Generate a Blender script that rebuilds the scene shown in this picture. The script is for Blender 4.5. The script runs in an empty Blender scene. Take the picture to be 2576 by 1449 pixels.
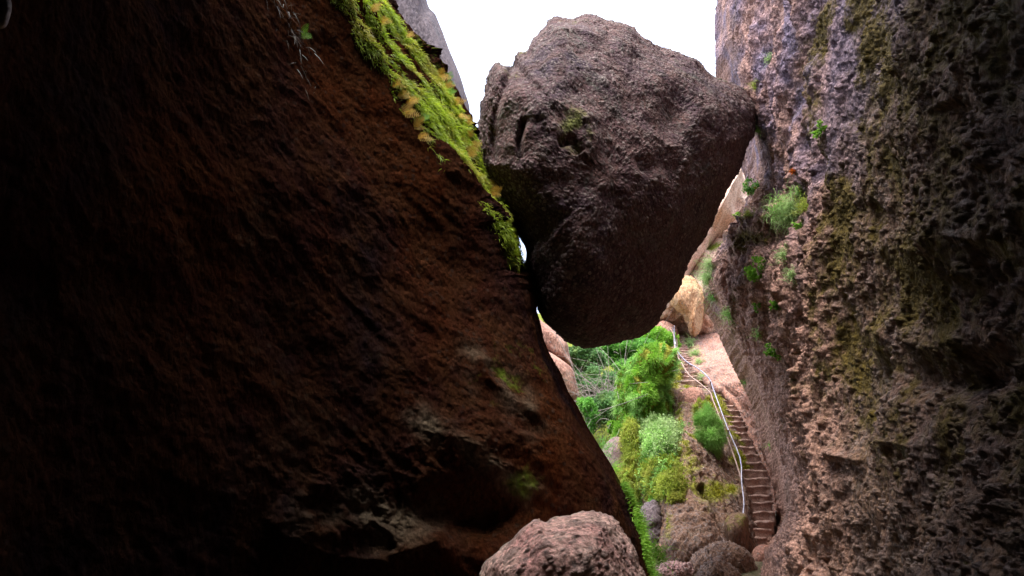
import bpy, math, random
import numpy as np
rng = np.random.default_rng(7); random.seed(7)
sc = bpy.context.scene; COL = sc.collection
# ------------------------------------------------------------------ camera frame
PITCH = math.radians(20); CP, SP = math.cos(PITCH), math.sin(PITCH); F = 2576*24/36; CZ = 1.6
def P(px, py, Y):
    px, py, Y = np.broadcast_arrays(np.asarray(px, float), np.asarray(py, float), np.asarray(Y, float))
    u = (px-1288)/F; v = (724.5-py)/F
    s = Y/(CP-SP*v)
    return np.stack([u*s, Y, CZ+(SP+CP*v)*s], -1)
def proj(p):
    x, y, z = p[..., 0], p[..., 1], p[..., 2]-CZ
    d = np.maximum(CP*y+SP*z, 1e-3); v = (-SP*y+CP*z)/d
    return 1288+F*x/d, 724.5-F*v, d
# ------------------------------------------------------------------ noise
_g = rng.normal(size=(256, 3)); _g /= np.linalg.norm(_g, axis=1)[:, None]
def _h(i, j, k, s):
    h = (i*73856093) ^ (j*19349663) ^ (k*83492791) ^ (s*2654435)
    h = (h ^ (h >> 13))*1274126177 & 0x7fffffff
    return h ^ (h >> 16)
def perlin(p, s=0):
    pi = np.floor(p).astype(np.int64); f = p-pi; w = f*f*f*(f*(f*6-15)+10)
    r = 0
    for a in (0, 1):
        wa = w[..., 0] if a else 1-w[..., 0]
        for b in (0, 1):
            wb = w[..., 1] if b else 1-w[..., 1]
            for c in (0, 1):
                wc = w[..., 2] if c else 1-w[..., 2]
                g = _g[_h(pi[..., 0]+a, pi[..., 1]+b, pi[..., 2]+c, s) & 255]
                r = r+wa*wb*wc*(g[..., 0]*(f[..., 0]-a)+g[..., 1]*(f[..., 1]-b)+g[..., 2]*(f[..., 2]-c))
    return r*1.6
def fbm(p, f=1., o=4, s=0, g=.5, ridge=False):
    r = 0; a = 1.; t = 0
    for i in range(o):
        n = perlin(p*f, s+i*17)
        if ridge: n = 1-2*np.abs(n)
        r = r+a*n; t += a; a *= g; f *= 2.03
    return r/t
def worley(p, s=0):
    pi = np.floor(p).astype(np.int64); f1 = np.full(p.shape[:-1], 9.); f2 = f1.copy(); idh = np.zeros(p.shape[:-1], np.int64)
    for a in (-1, 0, 1):
        for b in (-1, 0, 1):
            for c in (-1, 0, 1):
                i, j, k = pi[..., 0]+a, pi[..., 1]+b, pi[..., 2]+c
                h = _h(i, j, k, s)
                dx = i+(h & 1023)/1023.-p[..., 0]; dy = j+((h >> 10) & 1023)/1023.-p[..., 1]; dz = k+((h >> 20) & 1023)/1023.-p[..., 2]
                d = np.sqrt(dx*dx+dy*dy+dz*dz)
                m = d < f1
                f2 = np.where(m, f1, np.minimum(f2, d)); idh = np.where(m, h, idh); f1 = np.where(m, d, f1)
    return f1, f2, ((idh*48271) & 0xffff)/65535.
def sst(a, b, x):
    t = np.clip((x-a)/(b-a), 0, 1); return t*t*(3-2*t)
def rot_stretch(p, d, k):                      # compress coordinate along d: features elongated along d
    d = np.array(d, float); d /= np.linalg.norm(d)
    return p-(p@d)[..., None]*d*(1-1/k)
# ------------------------------------------------------------------ objects
def tagit(o, label, cat, group=None, kind=None):
    if kind: o['kind'] = kind
    if label: o['label'] = label
    if cat: o['category'] = cat
    if group: o['group'] = group
    return o
def mesh(name, V, Fc, mat, parent=None, attrs=None, smooth=True, origin=None):
    V = np.asarray(V, float).reshape(-1, 3)
    if parent is not None: org = np.zeros(3); V = V-np.array(parent.location)
    else:
        org = origin if origin is not None else np.array([(V[:, 0].min()+V[:, 0].max())/2, (V[:, 1].min()+V[:, 1].max())/2, V[:, 2].min()])
        V = V-org
    me = bpy.data.meshes.new(name)
    if isinstance(Fc, np.ndarray): Fc = [Fc]
    lens = np.concatenate([np.full(len(f), f.shape[1]) for f in Fc]); loops = np.concatenate([f.reshape(-1) for f in Fc])
    me.vertices.add(len(V)); me.vertices.foreach_set('co', V.astype(np.float32).ravel())
    me.loops.add(len(loops)); me.loops.foreach_set('vertex_index', loops.astype(np.int32))
    me.polygons.add(len(lens)); st = np.zeros(len(lens), np.int32); st[1:] = np.cumsum(lens)[:-1]
    me.polygons.foreach_set('loop_start', st); me.polygons.foreach_set('loop_total', lens.astype(np.int32))
    me.polygons.foreach_set('use_smooth', np.full(len(lens), smooth))
    me.update(calc_edges=True)
    for k, a in (attrs or {}).items():
        at = me.attributes.new(k, 'FLOAT', 'POINT'); at.data.foreach_set('value', np.asarray(a, np.float32).ravel())
    me.materials.append(mat)
    o = bpy.data.objects.new(name, me); COL.objects.link(o)
    if parent is not None: o.parent = parent
    else: o.location = org
    return o
def empty(name, loc):
    o = bpy.data.objects.new(name, None); COL.objects.link(o); o.location = loc; return o
def grid_faces(nr, nc, per):
    r = np.arange(nr-1)[:, None]; c = np.arange(nc if per else nc-1)[None]
    c2 = (c+1) % nc
    return np.stack([r*nc+c, r*nc+c2, (r+1)*nc+c2, (r+1)*nc+c], -1).reshape(-1, 4)
def grid_normals(G, per):
    if per: dc = np.roll(G, -1, 1)-np.roll(G, 1, 1)
    else: dc = np.gradient(G, axis=1)
    dr = np.gradient(G, axis=0); n = np.cross(dc, dr)
    l = np.linalg.norm(n, axis=-1, keepdims=True); return n/np.maximum(l, 1e-9)
def cr(c, counts, per):
    """Catmull-Rom along axis 0 of c with counts[i] samples on segment i"""
    n = len(c); out = []
    for i, m in enumerate(counts):
        if per: p0, p1, p2, p3 = c[(i-1) % n], c[i % n], c[(i+1) % n], c[(i+2) % n]
        else: p0, p1, p2, p3 = c[max(i-1, 0)], c[i], c[i+1], c[min(i+2, n-1)]
        t = (np.arange(m)/m).reshape((-1,)+(1,)*(c.ndim-1))
        out.append(.5*((2*p1)+(-p0+p2)*t+(2*p0-5*p1+4*p2-p3)*t*t+(-p0+3*p1-3*p2+p3)*t**3))
    if not per: out.append(c[-1:])
    return np.concatenate(out, 0)
def tube_grid(ctrl, rc, cc):
    """ctrl (R,C,3) rings -> dense grid, periodic round the ring"""
    g = cr(np.asarray(ctrl, float), rc, False)
    return np.swapaxes(cr(np.swapaxes(g, 0, 1), cc, True), 0, 1)
def smooth_grid(G, n, per):
    for _ in range(n):
        if per: G = .5*G+.25*(np.roll(G, 1, 1)+np.roll(G, -1, 1))
        G[1:-1] = .5*G[1:-1]+.25*(G[2:]+G[:-2])
    return G
def outward(G, N):
    c = G.mean(axis=1, keepdims=True)
    return N*(1 if np.sum(N*(G-c)) > 0 else -1)
def capped(G, name, mat, **k):
    nr, nc = G.shape[:2]
    V = np.concatenate([G.reshape(-1, 3), G[0].mean(0)[None], G[-1].mean(0)[None]])
    f = grid_faces(nr, nc, True); i = np.arange(nc); j = (i+1) % nc; N = nr*nc
    t1 = np.stack([j, i, np.full(nc, N)], -1); t2 = np.stack([(nr-1)*nc+i, (nr-1)*nc+j, np.full(nc, N+1)], -1)
    at = k.pop('attrs', {}); at = {q: np.concatenate([a.ravel(), [0, 0]]) for q, a in at.items()}
    return mesh(name, V, [f, t1, t2], mat, attrs=at, **k)
# polyline helpers in picture coordinates, used for seams of the rock
def pl_dist(px, py, pts):
    best = np.full(px.shape, 1e9); sign = np.zeros(px.shape); tt = np.zeros(px.shape); n = len(pts)-1
    for i in range(n):
        (x0, y0), (x1, y1) = pts[i], pts[i+1]
        dx, dy = x1-x0, y1-y0; L2 = dx*dx+dy*dy
        t = np.clip(((px-x0)*dx+(py-y0)*dy)/L2, 0, 1)
        ex, ey = px-x0-t*dx, py-y0-t*dy; d = np.hypot(ex, ey); m = d < best
        best = np.where(m, d, best); sign = np.where(m, np.sign(dx*ey-dy*ex), sign); tt = np.where(m, (i+t)/n, tt)
    return best, sign, tt
def fade(t, a=.12): return sst(0, a, t)*sst(0, a, 1-t)
def crack(px, py, pts, w, depth):
    d, s, t = pl_dist(px, py, pts); return depth*np.exp(-(d/w)**2)*fade(t)
def ledge(px, py, pts, up, dn, h):
    """below the line (right-hand of travel = +) steps back, above ramps out"""
    d, s, t = pl_dist(px, py, pts); f = fade(t, .2)
    o = np.where(s < 0, np.clip(1-d/up, 0, 1)**1.6, np.clip(1-d/dn, 0, 1)**2)
    return -h*o*f
# ------------------------------------------------------------------ materials
def newmat(name):
    m = bpy.data.materials.new(name); m.use_nodes = True; nt = m.node_tree; nt.nodes.clear(); return m, nt
class NT:
    def __init__(s, nt): s.t = nt
    def n(s, typ, ins=None, **pr):
        nd = s.t.nodes.new(typ)
        for k, v in pr.items(): setattr(nd, k, v)
        for k, v in (ins or {}).items(): s.put(nd.inputs[k], v)
        return nd
    def put(s, i, v):
        if isinstance(v, bpy.types.NodeSocket): s.t.links.new(v, i)
        elif isinstance(v, tuple) and len(v) == 3 and i.type == 'RGBA': i.default_value = (*v, 1)
        else: i.default_value = v
    def noise(s, vec, scale, det=4, rough=.6, dist=0):
        return s.n('ShaderNodeTexNoise', {'Vector': vec, 'Scale': scale, 'Detail': det, 'Roughness': rough, 'Distortion': dist}).outputs['Fac']
    def ramp(s, fac, a, b):
        return s.n('ShaderNodeMapRange', {'Value': fac, 'From Min': a, 'From Max': b}, clamp=True).outputs[0]
    def mix(s, f, a, b, mode='MIX'):
        nd = s.t.nodes.new('ShaderNodeMix'); nd.data_type = 'RGBA'; nd.blend_type = mode
        s.put(nd.inputs[0], f); s.put(nd.inputs[6], a); s.put(nd.inputs[7], b); return nd.outputs[2]
    def math(s, op, a, b=0.):
        nd = s.t.nodes.new('ShaderNodeMath'); nd.operation = op; s.put(nd.inputs[0], a); s.put(nd.inputs[1], b); return nd.outputs[0]
    def attr(s, name): return s.n('ShaderNodeAttribute', attribute_name=name).outputs['Fac']
def rock_mat(name, c1, c2, c3, lichen=(.3, .33, .28), lic=.6, speck=1., bump=.5, moss=(.09, .11, .012), scale=1., streak=None, peb=((.30, .24, .22), (.10, .075, .07)), gloss=.25, tint=None, tint2=None):
    m, nt = newmat(name); q = NT(nt)
    co = q.n('ShaderNodeTexCoord').outputs['Object']
    if streak:
        mp = q.n('ShaderNodeMapping', {'Vector': co, 'Rotation': streak[0], 'Scale': streak[1]}).outputs[0]
    else: mp = co
    big = q.ramp(q.noise(mp, .45*scale, 5, .6, .4), .38, .62)
    mid = q.ramp(q.noise(mp, 2.3*scale, 6, .65, .3), .4, .62)
    col = q.mix(big, c1, c2); col = q.mix(q.math('MULTIPLY', mid, .7), col, c3)
    # fine value speckle (grains of the conglomerate)
    fn = q.noise(mp, 22*scale, 8, .75); fr = q.ramp(fn, .3, .7)
    col = q.mix(.75*speck if speck < 1.33 else 1., col, q.mix(fr, (.14, .12, .12), (2.3, 2.2, 2.1)), 'MULTIPLY')
    vo = q.n('ShaderNodeTexVoronoi', {'Vector': co, 'Scale': 14*scale, 'Randomness': 1.})
    sel = q.math('GREATER_THAN', q.n('ShaderNodeSeparateColor', {'Color': vo.outputs['Color']}).outputs[0], .78)
    ins = q.math('LESS_THAN', vo.outputs['Distance'], .38)
    sp = q.math('MULTIPLY', q.math('MULTIPLY', sel, ins), .6*min(speck, 1.5))
    pc = q.mix(q.n('ShaderNodeSeparateColor', {'Color': vo.outputs['Color']}).outputs[1], peb[0], peb[1])
    col = q.mix(sp, col, pc)
    pa = q.attr('peb'); pr = q.attr('pebc')
    pcol = q.mix(pr, peb[0], peb[1]); pcol = q.mix(.5, pcol, q.mix(fr, (.5, .5, .5), (1.4, 1.4, 1.4)), 'MULTIPLY')
    col = q.mix(q.math('MULTIPLY', pa, .55), col, pcol)
    if lic > 0:
        lm = q.math('MULTIPLY', q.ramp(q.noise(co, 1.1*scale, 6, .72, .6), .53, .66), q.ramp(q.noise(co, 16*scale, 5, .7), .42, .6))
        col = q.mix(q.math('MULTIPLY', lm, lic), col, lichen)
    if tint: col = q.mix(q.math('MULTIPLY', q.attr('tint'), .75), col, q.mix(.8, tint, q.mix(fr, (.12, .11, .12), (2.2, 2.2, 2.2)), 'MULTIPLY'))
    if tint2: col = q.mix(q.math('MULTIPLY', q.attr('tint2'), .85), col, q.mix(.85, tint2, q.mix(fr, (.1, .09, .09), (2.3, 2.2, 2.15)), 'MULTIPLY'))
    ma = q.attr('moss'); mn = q.ramp(q.noise(co, 7*scale, 6, .75), .3, .6)
    mm = q.math('MULTIPLY', q.ramp(q.math('ADD', ma, q.math('MULTIPLY', mn, .5)), .5, .95), q.ramp(ma, .02, .1))
    mc = q.mix(q.ramp(q.noise(co, 12, 4, .7), .3, .7), moss, tuple(v*2.6 for v in moss))
    col = q.mix(mm, col, mc)
    h1 = q.noise(mp, 9*scale, 10, .7, .2); h2 = q.n('ShaderNodeTexVoronoi', {'Vector': mp, 'Scale': 20*scale}).outputs['Distance']
    hh = q.math('ADD', h1, q.math('MULTIPLY', h2, -.35))
    b = q.n('ShaderNodeBump', {'Height': hh, 'Strength': bump, 'Distance': .12/scale}).outputs[0]
    bs = q.n('ShaderNodeBsdfPrincipled', {'Base Color': col, 'Roughness': .88, 'Normal': b, 'Specular IOR Level': gloss})
    q.n('ShaderNodeOutputMaterial', {'Surface': bs.outputs[0]})
    return m
def leaf_mat(name, a, b, trans=.35, dry=None, dryamt=0., rough=.6):
    m, nt = newmat(name); q = NT(nt); co = q.n('ShaderNodeTexCoord').outputs['Object']
    col = q.mix(q.attr('rnd'), a, b)
    col = q.mix(q.math('MULTIPLY', q.ramp(q.noise(co, 1.6, 4, .6), .4, .62), .6), col, tuple(v*.5 for v in a))
    if dry: col = q.mix(q.math('MULTIPLY', q.ramp(q.noise(co, 2.1, 3, .6), .5, .6), dryamt), col, dry)
    bs = q.n('ShaderNodeBsdfPrincipled', {'Base Color': col, 'Roughness': rough, 'Specular IOR Level': .3})
    tr = q.n('ShaderNodeBsdfTranslucent', {'Color': col})
    mx = q.n('ShaderNodeMixShader', {0: trans, 1: bs.outputs[0], 2: tr.outputs[0]})
    q.n('ShaderNodeOutputMaterial', {'Surface': mx.outputs[0]}); return m
def metal_mat(name, c, rough, metal=1., rust=None):
    m, nt = newmat(name); q = NT(nt); co = q.n('ShaderNodeTexCoord').outputs['Object']
    f = q.ramp(q.noise(co, 9, 6, .7), .45, .65); col = q.mix(f, c, rust or tuple(v*.7 for v in c))
    bs = q.n('ShaderNodeBsdfPrincipled', {'Base Color': col, 'Roughness': rough, 'Metallic': metal})
    q.n('ShaderNodeOutputMaterial', {'Surface': bs.outputs[0]}); return m
dg = ((0, math.radians(35), 0), (1, 1, .35))
vs = ((0, 0, 0), (1, 1, .4))
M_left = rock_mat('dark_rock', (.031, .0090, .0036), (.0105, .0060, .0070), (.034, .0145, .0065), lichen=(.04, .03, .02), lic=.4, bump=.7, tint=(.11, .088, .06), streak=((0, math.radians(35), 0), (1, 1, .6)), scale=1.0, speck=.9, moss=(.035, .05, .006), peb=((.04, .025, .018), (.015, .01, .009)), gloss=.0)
M_chock = rock_mat('conglomerate', (.080, .040, .043), (.046, .029, .044), (.110, .060, .050), lichen=(.125, .14, .11), lic=.75, speck=1.3, tint=(.17, .13, .155), bump=.8, moss=(.07, .075, .015))
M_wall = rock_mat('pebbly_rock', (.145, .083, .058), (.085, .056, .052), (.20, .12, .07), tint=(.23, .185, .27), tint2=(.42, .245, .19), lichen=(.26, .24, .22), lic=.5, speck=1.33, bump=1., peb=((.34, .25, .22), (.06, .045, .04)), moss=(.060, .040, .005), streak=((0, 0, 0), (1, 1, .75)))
M_pink = rock_mat('pink_rock', (.25, .125, .095), (.14, .075, .06), (.33, .19, .145), lichen=(.34, .30, .25), lic=.5, speck=1.33, bump=.6, streak=vs)
M_orange = rock_mat('orange_rock', (.36, .19, .09), (.28, .15, .08), (.38, .26, .16), lic=.2, speck=1., bump=.4, streak=vs)
M_grey = rock_mat('grey_rock', (.10, .082, .095), (.07, .06, .075), (.13, .10, .105), lichen=(.16, .16, .16), lic=.5, speck=1., bump=.7, streak=dg)
M_front = rock_mat('rosy_rock', (.54, .30, .28), (.42, .26, .24), (.54, .40, .35), lichen=(.38, .40, .32), lic=.5, speck=1.1, bump=.9, moss=(.1, .12, .03))
M_brown = rock_mat('brown_rock', (.15, .085, .060), (.085, .05, .038), (.21, .13, .09), lichen=(.3, .28, .22), lic=.4, speck=1.1, bump=.8, moss=(.10, .105, .008), streak=vs)
M_step = rock_mat('step_stone', (.31, .205, .175), (.25, .165, .145), (.39, .27, .23), lic=.15, speck=.7, bump=.4, scale=1.5)
M_soil = rock_mat('soil', (.10, .08, .05), (.13, .10, .06), (.07, .08, .03), lic=0, bump=.8)
M_moss = leaf_mat('moss_green', (.16, .26, .012), (.48, .62, .04), .45, dry=(.55, .36, .08), dryamt=.35)
M_mossdk = leaf_mat('moss_dark', (.05, .10, .008), (.13, .20, .02), .2)
M_grass = leaf_mat('fine_grass', (.20, .46, .07), (.52, .80, .26), .5)
M_grassy = leaf_mat('yellow_grass', (.26, .36, .03), (.52, .60, .11), .45, dry=(.48, .38, .12), dryamt=.4)
M_pale = leaf_mat('pale_grass', (.28, .45, .14), (.56, .72, .34), .5)
M_leaf = leaf_mat('green_leaf', (.10, .32, .05), (.30, .60, .13), .45)
M_leafb = leaf_mat('bluish_leaf', (.11, .27, .10), (.30, .50, .20), .4, dry=(.28, .34, .10), dryamt=.4)
M_lime = leaf_mat('lime_leaf', (.15, .38, .03), (.36, .62, .08), .4)
M_fern = leaf_mat('fern_gold', (.55, .30, .03), (.72, .50, .08), .4)
M_fern2 = leaf_mat('fern_green', (.10, .32, .02), (.28, .52, .06), .4)
M_yellow = leaf_mat('yellow_petal', (.75, .42, .02), (.85, .55, .03), .2)
M_oranget = leaf_mat('orange_petal', (.60, .12, .01), (.75, .22, .02), .2)
M_twig = metal_mat('twig', (.30, .26, .235), .8, 0., (.16, .12, .10))
M_rail = metal_mat('galvanized_pipe', (.30, .29, .35), .45, .9, (.17, .16, .20))
M_rail2 = metal_mat('rusty_pipe', (.26, .17, .13), .6, .3, (.30, .22, .20))
# ------------------------------------------------------------------ rock detail
def pebbles(p, scale, s, dens=.5, k=.45):
    f1, f2, r = worley(p*scale, s)
    rad = k*(.45+.55*((r*7919) % 1.)); on = (r < dens)
    h = np.where(on, np.sqrt(np.clip(1-(f1/rad)**2, 0, 1))*rad/scale, 0)
    return h, (h > 0).astype(float), (r*131.7) % 1.
def facet(p, scale, s):
    f1, f2, r = worley(p*scale, s); return r-.5, np.clip((f2-f1)*4, 0, 1)
def detail(G, kind, amp=1., seed=0, stretch=None, mask=None):
    p = rot_stretch(G, *stretch) if stretch else G
    sh = G.shape[:2]; p = p+.0
    pw = p+.05*np.stack([perlin(p*2.1+9, seed), perlin(p*2.1+31, seed+1), perlin(p*2.1+57, seed+2)], -1)
    d = .22*fbm(p, .55, 3, seed)
    peb = np.zeros(sh); pebc = np.zeros(sh)
    if kind == 'cong':       # pebbly conglomerate
        d = d+.07*fbm(p, 1.6, 6, seed+3, .62)-.04*np.abs(fbm(p, 1.3, 4, seed+9))
        r, e = facet(pw, 2.4, seed+5); d = d+.05*r*e
        for sc_, de, kk, am in ((2.6, .10, .4, .35), (6.5, .35, .45, .55), (13., .6, .5, .9), (26., .7, .5, 1.2)):
            h, m, c = pebbles(pw*1.0, sc_, seed+int(sc_), de, kk); d = d+h*am; peb = np.maximum(peb, m); pebc = np.where(m > 0, c, pebc)
        pit = np.clip(perlin(pw*3.1, seed+40)-.3, 0, 1); d = d-.06*pit
        for fs_, fa_ in ((4.7, .032), (10., .016)):
            r, e = facet(p+.06*perlin(p*5, seed)[..., None], fs_, seed+50); d = d+fa_*r*e
    elif kind == 'strata':   # torn, stretched surface
        d = d+.10*fbm(pw, 1.6, 6, seed+3, .58, ridge=True)+.05*fbm(pw, 7., 4, seed+8)
        r, e = facet(pw, 1.5, seed+5); d = d+.07*r*e; r, e = facet(G+.1*perlin(G*3, seed)[..., None], 4.5, seed+6); d = d+.018*r*e; d = d+.01*fbm(G, 12, 3, seed+7)
    else:
        d = d*.8+.05*fbm(pw, 3., 5, seed+3)
        r, e = facet(pw, 1.2, seed+5); d = d+.08*r*e
    d = d*amp
    if mask is not None: d = d*mask
    return d, peb, pebc
def blob(name, outline, Y0, front, back, mat, kind='plain', nth=200, nph=70, amp=1., seed=0, yfun=None, center=None, flat=.75, mask=None, warp=None, stretch=None, mossf=None):
    """closed boulder: outline in picture units, own depth in front and behind; returns object, grid"""
    o = np.array(outline, float); c = np.array(center) if center is not None else o.mean(0)
    loop = cr(o, [8]*len(o), True); L = np.r_[0, np.cumsum(np.linalg.norm(np.roll(loop, -1, 0)-loop, axis=1))]
    t = np.linspace(0, L[-1], nth, endpoint=False); lp = np.concatenate([loop, loop[:1]])
    ox = np.interp(t, L, lp[:, 0]); oy = np.interp(t, L, lp[:, 1])
    ph = np.linspace(-math.pi/2+.02, math.pi/2-.02, nph)[:, None]
    r = np.cos(ph)**flat; dep = np.sin(ph)
    px = c[0]+(ox-c[0])*r; py = c[1]+(oy-c[1])*r
    Y = (Y0 if yfun is None else yfun(px, py))+np.where(dep < 0, dep*front, dep*back)
    G = P(px, py, Y); G = smooth_grid(G, 2, True)
    N = outward(G, grid_normals(G, True))
    mk = mask(px, py) if mask else None
    d, pe, pc = detail(G, kind, amp, seed, stretch, mk)
    G = G+N*d[..., None]
    a = {'peb': pe, 'pebc': pc}
    PX, PY, _ = proj(G)
    if warp is not None: G[..., 1] += np.where(dep < .2, warp(PX, PY), 0)
    if mossf is not None: a['moss'] = mossf(PX, PY, G, N)
    ob = capped(G, name, mat, attrs=a)
    return ob, G
class Surf:
    def __init__(s, G):
        s.N = outward(G, grid_normals(G, True)); s.G = G.reshape(-1, 3); s.N = s.N.reshape(-1, 3)
        s.x, s.y, s.d = proj(s.G); vis = (s.G[:, 1] > 1) & (np.sum(s.N*(s.G-np.array([0, 0, CZ])), 1) < 0)
        s.ok = np.where(vis)[0]
    def at(s, px, py):
        e = np.hypot(s.x[s.ok]-px, s.y[s.ok]-py); near = e < e.min()+3
        k = s.ok[near][np.argmin(s.d[s.ok][near])]; return s.G[k], s.N[k]
def I(tab):
    a = np.array(tab, float); return lambda y: np.interp(y, a[:, 0], a[:, 1])
def fit_edge(G, target, side, it=3, span=70., win=5):
    """nudge the rim of a rock so its profile follows the measured one"""
    G = G.copy()
    for _ in range(it):
        PX, PY, D = proj(G); ok = G[..., 1] > 3
        v = np.where(ok, PX*side, -1e9); k = v.argmax(1); r = np.arange(len(G)); ext = PX[r, k]; py = PY[r, k]
        dl = target(py)-ext; dl[(py < -250) | (py > 1650)] = 0; dl = np.clip(dl, -120, 120)
        dl = np.convolve(np.pad(dl, win//2, 'edge'), np.ones(win)/win, 'valid')
        G[..., 0] += np.where(ok, np.exp(-((PX-ext[:, None])/span)**2)*dl[:, None]*D/F, 0)
    return G
# ================================================================== LEANING BOULDER (left)
XB = I([(-700, 640), (-300, 790), (0, 947), (33, 977), (83, 1011), (133, 1049), (167, 1072), (200, 1099), (239, 1127), (283, 1147), (303, 1166), (328, 1172), (356, 1188), (400, 1199), (435, 1229), (498, 1251), (543, 1262), (580, 1284), (600, 1298), (612, 1300), (631, 1303), (650, 1307), (665, 1318), (690, 1334), (735, 1350), (768, 1352), (780, 1350), (813, 1360), (854, 1368), (891, 1383), (938, 1411), (986, 1430), (1022, 1453), (1077, 1480), (1122, 1508), (1166, 1536), (1207, 1558), (1255, 1585), (1294, 1598), (1354, 1619), (1411, 1632), (1449, 1645), (1700, 1730), (2200, 1900)])
XA = I([(-700, 420), (-300, 640), (0, 816), (31, 847), (56, 872), (111, 885), (144, 902), (172, 930), (189, 955), (236, 975), (292, 1005), (328, 1041), (375, 1070), (446, 1120), (483, 1180), (520, 1200), (557, 1225), (620, 1251), (654, 1280), (700, 1290), (772, 1310), (1000, 1395), (1200, 1510), (1449, 1590), (1700, 1680), (2200, 1850)])
rows = [-520, -260, -90, 40, 150, 260, 370, 480, 590, 700, 820, 940, 1060, 1180, 1300, 1400, 1500, 1750]
ctrl = []
for y in rows:
    a, b = XA(y), XB(y); k = np.interp(y, [-520, 0, 700, 1449], [.66, .80, .94, 1.0])
    h = np.interp(y, [600, 1449], [1., .86])
    ring = [P(-500, y, 2.7*k), P(0, y, 4.2*k), P(.30*a, y, 5.5*k), P(.60*a, y, 6.9*k), P(.85*a, y, 8.2*k*h), P(a, y, 8.9*k*h), P((a*.5+b*.5), y, 9.8*k*h), P(b, y, 11.2*k*h)]
    B = ring[-1]
    ring += [B+[-.6, 2., 0], B+[-5, 5, 0], np.array([-13, 12, B[2]]), np.array([-15, 0, B[2]]), np.array([-9, -7, B[2]]), np.array([-5.5, -5, B[2]]), np.array([-4.0, -1.5, B[2]])]
    ctrl.append(ring)
GL = tube_grid(ctrl, [16, 20, 30]+[44]*11+[40, 24, 10], [50, 70, 70, 90, 40, 34, 40, 30, 8, 6, 6, 6, 6, 6, 10])
N = outward(GL, grid_normals(GL, True)); PX, PY, D = proj(GL); vis = GL[..., 1] > .8
mk = 1-.75*np.exp(-((PX-1306)/22)**2-((PY-635)/50)**2)
mk = mk*(.45+.55*sst(0, 70, np.abs(XB(PY)-PX)))
d, pe, pc = detail(GL, 'strata', .6, 11, ((.62, .35, -.70), 1.9), mk)
# hanging folds where the moss grows
band = sst(-10, 15, PX-XA(PY))*sst(-25, 5, XB(PY)-PX)*(PY < 680)
q_ = rot_stretch(GL, (.62, .45, -.65), 4.)
rgz = np.exp(-((PX-940)/260)**2-((PY-1270)/120)**2)+.7*np.exp(-((PX-1200)/160)**2-((PY-1120)/90)**2)
d = d+rgz*(.16*fbm(rot_stretch(GL, (.7, .2, -.5), 1.6), 3.2, 5, 91, .6, ridge=True))*mk
d = d+band*(.16*fbm(q_, 2.2, 4, 77, .6, ridge=True)+.06*fbm(q_, 6, 3, 78))
GL = GL+N*d[..., None]
w = 0
w = w+ledge(PX, PY, [(640, 1290), (740, 1350), (860, 1400), (960, 1405), (1100, 1360), (1130, 1290)], 190, 130, .28)
w = w+ledge(PX, PY, [(1030, 1010), (1130, 1110), (1230, 1150), (1310, 1190), (1340, 1270), (1390, 1330)], 80, 90, .09)
w = w+ledge(PX, PY, [(1180, 1040), (1260, 1090), (1330, 1130), (1380, 1190)], 45, 45, .08)
w = w+ledge(PX, PY, [(700, -40), (735, 60), (760, 160), (780, 230)], 50, 14, -.0)

w = w+ledge(PX, PY, [(1180, 870), (1230, 960), (1290, 1010), (1370, 1080)], 60, 50, .15)
w = w+.35*np.exp(-((PX-1180)/120)**2-((PY-1290)/60)**2)
w = w*np.clip(.8+1.1*fbm(GL, 1.1, 4, 15), .1, 1.5)
GL[..., 1] += np.where(vis, w, 0)
GL = fit_edge(GL, XB, 1); PX, PY, D = proj(GL)
fl = fbm(GL, .9, 4, 5)
moss = band*.75*sst(-.05, .3, fbm(rot_stretch(GL, (.62, .45, -.65), 5.), 3.0, 4, 177, .6))
moss = np.maximum(moss, .5*np.exp(-((PX-1275)/85)**2-((PY-940)/60)**2)*sst(-.3, .3, fbm(GL, 3, 4, 8)))
moss = np.maximum(moss, .6*np.exp(-((PX-1310)/40)**2-((PY-1215)/35)**2))
moss = np.maximum(moss, .8*sst(20, 0, np.abs(XB(PY)-PX))*(PY > 1190)*sst(-.2, .3, fbm(GL, 2.6, 3, 55)))
lm = np.maximum(np.exp(-((PX-960)/170)**2-((PY-1300)/75)**2), np.exp(-(pl_dist(PX, PY, [(1050, 1040), (1130, 1120), (1240, 1170), (1330, 1240)])[0]/32)**2))  # paler tint painted where the bulge and ridges catch sky light
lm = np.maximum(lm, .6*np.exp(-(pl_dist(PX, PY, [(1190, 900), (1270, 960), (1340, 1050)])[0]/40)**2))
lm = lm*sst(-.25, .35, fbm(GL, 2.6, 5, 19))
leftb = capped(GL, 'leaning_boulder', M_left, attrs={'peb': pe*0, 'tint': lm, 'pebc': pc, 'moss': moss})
tagit(leftb, 'huge dark brown leaning boulder filling the left of the gorge, mossy along its upper edge', 'boulder')
SL = Surf(GL)
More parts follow.
